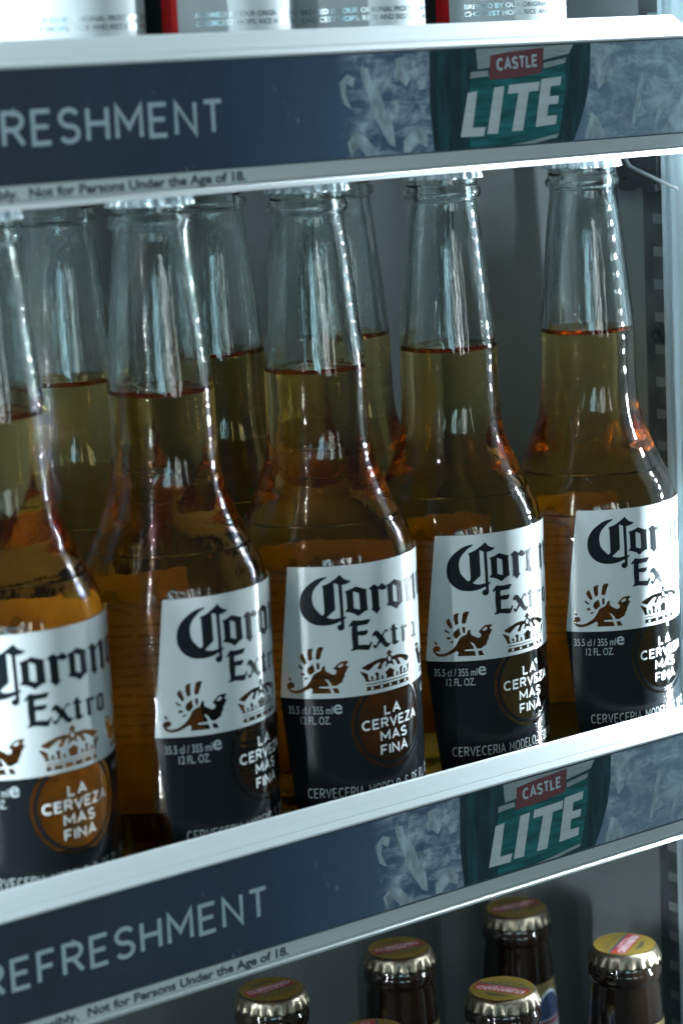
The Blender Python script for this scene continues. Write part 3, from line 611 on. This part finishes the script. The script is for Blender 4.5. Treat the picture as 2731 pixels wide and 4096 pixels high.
# white panel with the emblem cut out of it
half = R(63.3)*RB; wide = R(72.8)*RB; low = R(60.3)*RB; CX = .6
mir = [[(2*CX-x, z) for x, z in L][::-1] for L in LBL['griffin']]
dots = [circle(x, 75.83, .56, 12) for x in (-7.2, -3.4, .45, 4.3, 8.1)]
panel = densify([(-half+CX, 120.0), (half+CX, 120.0), (wide+CX, 73.8), (-wide+CX, 73.8)], 2.0)
white_me = wrap(flat_bm([panel]+LBL['griffin']+mir+LBL['crown']+dots, 1.6), RB, .10)
CZ, CRr = 62.9, 16.7; CC = 1.2
def clipped(r, zmax):
    return [p for p in circle(CC, CZ, r, 64) if p[1] <= zmax]
ring_o = clipped(CRr, 73.78)
ring_o.sort(key=lambda p: math.atan2(p[1]-CZ, p[0]-CC) if math.atan2(p[1]-CZ, p[0]-CC) < math.asin((73.78-CZ)/CRr)+.01 else math.atan2(p[1]-CZ, p[0]-CC)-2*math.pi)
xo = math.sqrt(CRr**2-(73.78-CZ)**2)
dark_outline = [(-wide+CX, 73.78)]+[(CC-xo, 73.78)]+ring_o+[(CC+xo, 73.78), (wide+CX, 73.78), (low+CX, 8.0), (-low+CX, 8.0)]
dark_me = wrap(flat_bm([densify(dark_outline, 2.0)], 1.6), RB, .10)
def half_ring(r0, r1):
    zc = 73.76; a0 = math.asin((zc-CZ)/r0); a1 = math.asin((zc-CZ)/r1); k = 60
    A = [(CC+r0*math.cos(t), CZ+r0*math.sin(t)) for t in [math.pi-a0+(math.pi+2*a0)*i/k for i in range(k+1)]]
    B = [(CC+r1*math.cos(t), CZ+r1*math.sin(t)) for t in [math.pi-a1+(math.pi+2*a1)*i/k for i in range(k+1)]]
    return A+B[::-1]
ring_me = wrap(flat_bm([half_ring(15.6, 14.3)], 1.6), RB, .12)
rstem = [p for p in LBL['r'][0]]
stem = [(-6.88, 111.0), (-5.95, 111.51), (-4.73, 112.23), (-3.4, 111.35), (-3.0, 110.6), (-3.04, 108.88), (-2.97, 106.95), (-2.92, 103.7), (-2.24, 103.43), (-3.14, 102.63), (-4.24, 101.58), (-4.81, 102.41), (-5.57, 103.06), (-6.47, 103.66), (-5.83, 103.7), (-5.76, 105.23), (-5.85, 107.45), (-5.94, 109.67), (-6.1, 110.36)]
word1 = [LBL['C'], LBL['o'], LBL['r'], shift(LBL['o'], 16.1), shift([stem], 16.6), shift([stem], 22.2),
         [[(13.2, 110.2), (16.2, 111.6), (16.6, 110.9), (13.4, 109.3)]],
         shift([LBL['o'][0]], 36.6)+shift([LBL['o'][1]], 36.6), [[(27.6, 103.9), (29.6, 103.2), (29.4, 101.2), (28.4, 102.4)]]]
word2 = [LBL['E'], LBL['x'], LBL['t'], shift(LBL['r'], 13.5, .61, -6.88, 101.58, -12.5), shift(LBL['o'], 27.6, .60, -15.58, 101.92, -12.8),
         [[(16.3, 90.3), (17.5, 90.0), (17.3, 88.7), (16.8, 89.4)]]]
def letters(words, off):
    return wrap(join_bm([flat_bm([densify(q, 1.5) for q in L], 1.0) for L in words]), RB, off)
word1_me = letters(word1, .15); word2_me = letters(word2, .15)
T = lambda t, x0, x1, z0, z1, bold=0, sp=1.0: fit_text(t, x0, x1, z0, z1, bold, sp, 0, 1.0)
d2s = lambda d: R(d)*RB
Q = lambda t, a, b, z0, z1, w, g: sans(t, d2s(a), d2s(b), z0, z1, w, g, 1.0)
motto_me = wrap(join_bm([Q('LA', -5.1, 8.4, 65.5, 69.2, .68, .3), Q('CERVEZA', -21, 25.0, 61.0, 64.7, .68, .26),
                         Q('MAS', -8.7, 13.4, 56.2, 59.9, .68, .28), Q('FINA', -8.9, 13.8, 51.3, 55.1, .68, .28)]), RB, .12)
fine_me = [wrap(join_bm([T('35.5 cl / 355 ml', d2s(-66.4), d2s(-38.6), 68.3, 71.0), T('e', d2s(-38.0), d2s(-32.7), 68.3, 73.0, .01), T('12 FL. OZ.', d2s(-58.5), d2s(-40.1), 64.7, 67.4)]), RB, .15),
           wrap(Q('CERVECERIA MODELO, S. DE R.L. DE C.V.', -56.5, 59, 38.2, 41.8, .34, .3), RB, .15), wrap(T('ALC. 4.5% VOL.', d2s(36), d2s(62), 68.3, 71.0), RB, .15)]
# print on the back of the bottle: pale panel over a dark one, with lines of text
Bk = math.pi*RB
bw = 34.0
back_white_me = wrap(flat_bm([densify([(Bk-bw, 112.5), (Bk+bw, 112.5), (Bk+bw+2, 34), (Bk-bw-2, 34)], 2.0)], 1.6), RB, .08)
rb_ = random.Random(5)
def bars(z0, z1, rows, hh):
    L = []
    for i in range(rows):
        z = z0+(z1-z0)*i/(rows-1); x = Bk-bw+5
        while x < Bk+bw-6:
            w = rb_.uniform(1.2, 5.5); L.append([(x, z), (x+w, z), (x+w, z+hh), (x, z+hh)]); x += w+rb_.uniform(.6, 1.2)
    return L
back_text_me = wrap(join_bm([T('ALCOHOL', Bk-24, Bk+24, 104.5, 110, .03), T('NOT FOR SALE', Bk-20, Bk+20, 50, 54, .02), flat_bm(bars(100.5, 58, 13, 1.1), 1.5)]), RB, .035)

gl_me, bl_me = bottle_meshes(LIQ)
def make_bottle(liq=None):
    g, l = (gl_me, bl_me) if liq is None else bottle_meshes(liq)
    b = empty('beer_bottle', (0, 0, 0))
    obj('glass', g, M['glass'], b); obj('beer', l, M['beer'], b); obj('crown_cap', cap_me, M['cap_white'], b)
    lab = obj('white_label', white_me, M['label_white'], b)
    obj('lettering', word1_me, M['ink'], lab); obj('lettering', word2_me, M['ink'], lab)
    dk = obj('dark_label', dark_me, M['label_dark'], b)
    obj('medallion_ring', ring_me, M['label_dark'], dk); obj('lettering', motto_me, M['print_white'], dk); [obj('small_print', q, M['print_grey'], dk) for q in fine_me]
    bk = obj('back_label', back_white_me, M['back_white'], b); obj('lettering', back_text_me, M['back_ink'], bk)
    return b
BZ = RAILS[1]+FLOOR
FRONT = [(-129.2, 39.1, 4.9, 'clear beer bottle cut off by the left edge, front row, blurred'),
         (-64.6, 40.23, 23.4, 'clear beer bottle in front row turned furthest right, lettering cut off'),
         (0, 42.0, 2.9, 'clear beer bottle in the middle of the front row, third from either end'),
         (64.45, 47.6, 9.6, 'clear beer bottle second from the right in the front row, gap to its right'),
         (128.9, 43.4, 9.2, 'clear beer bottle at the right end of the front row beside the wall')]
REAR = [(-61.5, 106.5, 60, 183.0, 'clear beer bottle in back row, leftmost, seen between the two left front bottles'),
        (3.0, 107.5, -140, 186.0, 'clear beer bottle in back row, behind second and middle front bottles'),
        (66.0, 113.2, 95, 185.5, 'clear beer bottle in back row, rightmost, half behind the middle front bottle')]
REAR.append((-127.5, 105.5, 20, 184.5, 'added clear beer bottle in back row, unseen behind the leftmost front bottle'))  # added unseen bottle, blocks a pale patch showing through the front one
proto = make_bottle()
for i, (x, y, rot, lb) in enumerate(FRONT):
    b = proto if i == 0 else copy_tree(proto)
    b.location = Vector((x, y, BZ))*S; b.rotation_euler = (0, 0, R(rot))
    tag(b, lb, 'bottle', 'clear beer bottles on the lower shelf')
for i, (x, y, rot, liq, lb) in enumerate(REAR):
    b = make_bottle(liq); b.location = Vector((x, y, BZ))*S; b.rotation_euler = (0, 0, R(rot))
    tag(b, lb, 'bottle', 'clear beer bottles on the lower shelf')

# ------------------------------------------------------------------ cans on the upper shelf
M['can_white'] = plain('white lacquered can', (.46, .51, .525), .45, .0, .35, vary=.05, vscale=(30, 30, 30))
M['can_red'] = plain('red can print', (.55, .012, .012), .3, 0, .5)
M['can_dark'] = plain('dark can print', (.012, .017, .02), .3, 0, .5)
M['can_foil'] = plain('foil lettering', (.42, .50, .52), .25, .9, .5)
M['alu'] = plain('bare aluminium', (.7, .72, .73), .25, 1, .5)
RC = 27.8
cprof = smooth_profile([(0, 21), (1.5, 22.5), (6, 26), (10, 27.6), (14, 27.8), (130, 27.8), (136, 27.2), (144, 23.6), (146, 23.8), (147, 23.2)], 6)
can_me = mesh(*lathe(cprof, 64, cap_bottom=True), smooth=True)
lid_me = mesh(*lathe([(23.2, 147), (22.4, 146.6), (21.8, 143.4), (.3, 143.4)], 48), smooth=True)
tab_me = box(-7, 4, -4, 4, 143.6, 144.6, .4)
t0 = 0
def cT(t, x0, x1, z0, z1): return fit_text(t, x0, x1, z0, z1, .02, 1.0, 0, 1.5)
can_text = wrap(join_bm([cT('BREWED BY OUR ORIGINAL PROCESS FROM THE', 0, 57, 46.5, 48.1), cT('CHOICEST HOPS, RICE AND BEST BARLEY MALT', 0, 57, 43.9, 45.5)]), RC, .08)
dk0, rd0, rd1 = R(-40)*RC, R(-24.4)*RC, R(-12.3)*RC
can_red = wrap(flat_bm([densify([(rd0, 12), (rd1, 12), (rd1, 132), (rd0, 132)], 4)], 1.6), RC, .08)
can_dark = wrap(flat_bm([densify([(dk0, 12), (rd0, 12), (rd0, 132), (dk0, 132)], 4)], 1.6), RC, .06)
CANS = [(-88.5, -65.4, 'white beer can cut off by the left edge, leftmost on the upper shelf'), (-29.5, -44.5, 'white beer can second from left on upper shelf, wide red stripe beside it'),
        (26.25, -69, 'white beer can third from left on upper shelf, its stripe hidden'), (91.75, -58.5, 'white beer can at the right end of the upper shelf')]
proto_can = empty('beer_can', (0, 0, 0))
obj('can_body', can_me, M['can_white'], proto_can)
ld = obj('lid', lid_me, M['alu'], proto_can); obj('tab', tab_me, M['alu'], ld)
obj('red_stripe', can_red, M['can_red'], proto_can); obj('dark_stripe', can_dark, M['can_dark'], proto_can); obj('lettering', can_text, M['can_foil'], proto_can)
for i, (x, rot, lb) in enumerate(CANS):
    c = proto_can if i == 0 else copy_tree(proto_can)
    c.location = Vector((x, 50, FLOOR))*S; c.rotation_euler = (0, 0, R(rot)); tag(c, lb, 'can', 'white cans on the upper shelf')

# ------------------------------------------------------------------ brown bottles below
M['brown'] = plain('dark brown glass', (.010, .006, .004), .07, 0, .6, bump=((1, 1, 1), 80, .1, .0006))
M['gold_metal'] = plain('pale gold crown metal', (.23, .20, .15), .36, .95, .5, bump=((1, 1, 1), 260, .3, .0006), vary=.25, vscale=(160, 160, 160))
M['cap_yellow'] = plain('yellow cap print', (.16, .115, .018), .42, .1, .5, vary=.15)
M['cap_red'] = plain('red cap print', (.22, .022, .02), .45)
M['cap_blue'] = plain('dark teal cap print', (.01, .05, .07), .4)
M['cap_ink'] = plain('dark cap print', (.02, .03, .03), .4)
M['cap_pale'] = plain('pale cap lettering', (.36, .32, .34), .45)
M['foil'] = plain('gold paper', (.30, .24, .11), .35, .6, .5, vary=.2)
M['lab_blue'] = plain('blue paper print', (.045, .065, .14), .4, 0, .4)
M['lab_pale'] = plain('pale paper print', (.52, .58, .60), .4, 0, .4)
M['lab_red'] = plain('maroon paper print', (.20, .03, .04), .4, 0, .4)
M['lab_yellow'] = plain('yellow paper print', (.50, .36, .04), .4, 0, .4)
HB = 237.0
bprof = smooth_profile([(0, 27), (2, 29.6), (6, 30.5), (120, 30.5), (135, 29), (150, 24), (165, 18.5), (180, 16.4), (205, 15.0), (217, 14.2), (222, 13.6), (223.5, 13.6), (224.5, 14.4), (228, 14.6), (230, 13.6), (235.5, 13.2)], 3)
brown_me = mesh(*lathe(bprof, 72, cap_bottom=True, cap_top=True), smooth=True)
gold_cap = cap_mesh(HB, 12.9, 14.2, 6.1)
disc_me = flat_top(flat_bm([circle(0, 0, 12.3, 64)]), HB+.05)
tag_me = flat_top(flat_bm([[(-11, -2.2), (11, -2.2), (10.5, 3.8), (-10.5, 3.8)]]), HB+.09)
edge_me = flat_top(flat_bm([[(-11.1, -3.1), (11.1, -3.1), (11.05, -2.25), (-11.05, -2.25)]]), HB+.09)
ctext_me = flat_top(join_bm([fit_text('KILIMANJARO', -9.6, 9.6, .1, 3.2, .03), fit_text('PREMIUM LAGER', -6, 6, -1.6, -.6, .01)]), HB+.12)
def star(cx, cz, r): return [(cx+(r if k % 2 == 0 else r*.42)*math.sin(math.pi*k/5), cz+(r if k % 2 == 0 else r*.42)*math.cos(math.pi*k/5)) for k in range(10)]
stars_me = flat_top(flat_bm([star(x, z, 1.15) for x, z in ((-6, -5.2), (-3, -5.7), (0, -5.9), (3, -5.7), (6, -5.2))]), HB+.09)
scroll_me = flat_top(flat_bm([[(-4.5, 5.6), (0, 6.4), (4.5, 5.6), (4.2, 6.9), (0, 7.8), (-4.2, 6.9)]]), HB+.09)
def neck_print(loops, h0, r0, r1, h1, off):
    """print rolled onto the tapering neck"""
    bm = flat_bm([densify(L, 1.5) for L in loops], 1.2)
    for v in bm.verts:
        h = v.co.y; r = r0+(r1-r0)*(h-h0)/(h1-h0)+off; a = v.co.x/15.2
        v.co = Vector((r*math.sin(a), -r*math.cos(a), h))*S
    for f in bm.faces:
        f.normal_update(); c = f.calc_center_median(); f.smooth = True
        if f.normal.x*c.x+f.normal.y*c.y < 0: f.normal_flip()
    me = from_bm(bm); me.normals_split_custom_set_from_vertices([Vector((v.co.x, v.co.y, 0)).normalized() for v in me.vertices]); return me
N = lambda L, off: neck_print(L, 180, 16.45, 15.05, 205, off)
arc = lambda rx, rz, cz, n=24: [(rx*math.cos(math.pi*i/n), cz+rz*math.sin(math.pi*i/n)) for i in range(n+1)]
gold_me = N([[(-17, 207.0), (17, 207.0), (17.4, 180), (-17.4, 180)]], .12)
pale_me = N([[(-16.9, 202.2), (-8, 201.0), *arc(8.2, 10, 193.5)[::-1], (8, 201.0), (16.9, 202.2), (16.9, 200.9), (10.2, 199.2), (9.6, 180), (-9.6, 180), (-10.2, 199.2), (-16.9, 200.9)]], .20)
blue1_me = N([[(-16.8, 200.2), (-10.4, 198.6), (-9.9, 190), (-16.8, 190)], [(16.8, 200.2), (10.4, 198.6), (9.9, 190), (16.8, 190)]], .20)
med_me = N([arc(7.2, 8.6, 193.5)+[(-7.2, 191), (7.2, 191)]], .26)
red_me = N([[(-12.5, 190.5), (12.5, 190.5), (12.8, 181.6), (-12.8, 181.6)]], .30)
ntext_me = N([], .34) if False else None
bm = fit_text('KILIMANJARO', -11.5, 11.5, 183, 189, .03, 1.0, 0, 1.2)
for v in bm.verts:
    h = v.co.y; r = 16.45-1.4*(h-180)/25+.36; a = v.co.x/15.2; v.co = Vector((r*math.sin(a), -r*math.cos(a), h))*S
for f in bm.faces:
    f.normal_update(); c = f.calc_center_median()
    if f.normal.x*c.x+f.normal.y*c.y < 0: f.normal_flip()
ntext_me = from_bm(bm)
bp = empty('brown_beer_bottle', (0, 0, 0))
obj('glass', brown_me, M['brown'], bp)
cp = obj('crown_cap', gold_cap, M['gold_metal'], bp)
for nm, me, mt in (('cap_print', disc_me, 'cap_yellow'), ('banner', tag_me, 'cap_red'), ('banner_edge', edge_me, 'cap_blue'), ('lettering', ctext_me, 'cap_pale'),
                   ('stars', stars_me, 'cap_ink'), ('scroll', scroll_me, 'cap_ink')): obj(nm, me, M[mt], cp)
nl = obj('neck_label', gold_me, M['foil'], bp)
for nm, me, mt in (('pale_border', pale_me, 'lab_pale'), ('blue_field', blue1_me, 'lab_blue'), ('medallion', med_me, 'lab_blue'), ('red_banner', red_me, 'lab_red'), ('lettering', ntext_me, 'lab_pale')):
    obj(nm, me, M[mt], nl)
CAPZ = -355.0
BROWN = [(8, 103, 0, 40, 'brown bottle in rear row below, leftmost gold cap, just under the rail'), (71, 103, -12, 12, 'brown bottle in rear row below, second from left, yellow cap under the rail'),
         (136, 106, -10, 16, 'brown bottle furthest back below, its dim cap highest of all'), (73.2, 41.4, 118, 60, 'brown bottle in front row below, red banner on its cap running lengthwise'),
         (139, 43.2, 208, -4, 'brown bottle in front row below at the far right, gold neck label'), (11.2, 42.3, 60, 30, 'brown bottle in front row below, only the rim of its cap in view')]
for i, (x, y, caprot, rot, lb) in enumerate(BROWN):
    b = bp if i == 0 else copy_tree(bp)
    b.location = Vector((x, y, CAPZ-HB))*S; b.rotation_euler = (0, 0, R(rot)); tag(b, lb, 'bottle', 'brown bottles on the bottom shelf')
    for ch in b.children:
        if ch.name.startswith('crown_cap'): ch.rotation_euler = (0, 0, R(caprot-rot))
bs = empty('shelf', (0, 0, CAPZ-HB)); tag(bs, 'bottom shelf below the picture, carrying the brown bottles', 'shelf')
w = tube([(0, -5, 0), (0, BACK-3, 0)], 1.6, 8)
for k in range(22): obj('wire', w, M['wire'], bs, (-415+k*26.5, 0, -1.6))

# ------------------------------------------------------------------ LED strip on the door frame, just outside the picture
M['led'] = bpy.data.materials.new('cool white LED'); M['led'].use_nodes = True
nt = M['led'].node_tree; nt.nodes.remove(nt.nodes['Principled BSDF'])
em = nd(nt, 'ShaderNodeEmission'); em.inputs['Color'].default_value = (.80, .93, 1, 1); em.inputs['Strength'].default_value = LED
link(nt, em.outputs[0], nt.nodes['Material Output'].inputs['Surface'])
M['led_mirror'] = M['led'].copy(); M['led_mirror'].node_tree.nodes['Emission'].inputs['Strength'].default_value = LED_MIRROR
M['led3'] = M['led'].copy(); M['led3'].node_tree.nodes['Emission'].inputs['Strength'].default_value = LED3
M['channel'] = plain('white LED channel', (.7, .75, .76), .4)
def led_strip(loc, rz, label, strength_mat):
    led = empty('led_strip', loc, rz); tag(led, label, 'light strip')
    obj('channel', box(-2.2, .6, -4, 4, -380, 340, .3), M['channel'], led)
    obj('shield_fin', box(-4.6, .6, -4.6, -4.05, -380, 340), M['channel'], led)  # fin added to block bead light spilling to one side
    bead = box(-3.0, -2.25, -.95, .95, -.95, .95)
    bead.materials.append(strength_mat); bead.materials.append(M['channel'])
    for p in bead.polygons: p.material_index = 0 if p.normal.x < -.5 else 1
    for k in range(86): obj('light_bead', bead, strength_mat, led, (0, 0, -264+k*7.0))
led_strip((168, 4, -100), 0, 'vertical LED strip on the right door frame, out of view', M['led'])
led_strip((-446, 6, -100), R(180), 'vertical LED strip at the left end of the cabinet, out of view', M['led3'])
led_strip((-446, -168, -100), R(170), 'added stand-in for the mirror image of the left LED strip in door glass, out of view', M['led_mirror'])  # added lamp in place of the left strip's reflection in an unbuilt glass door
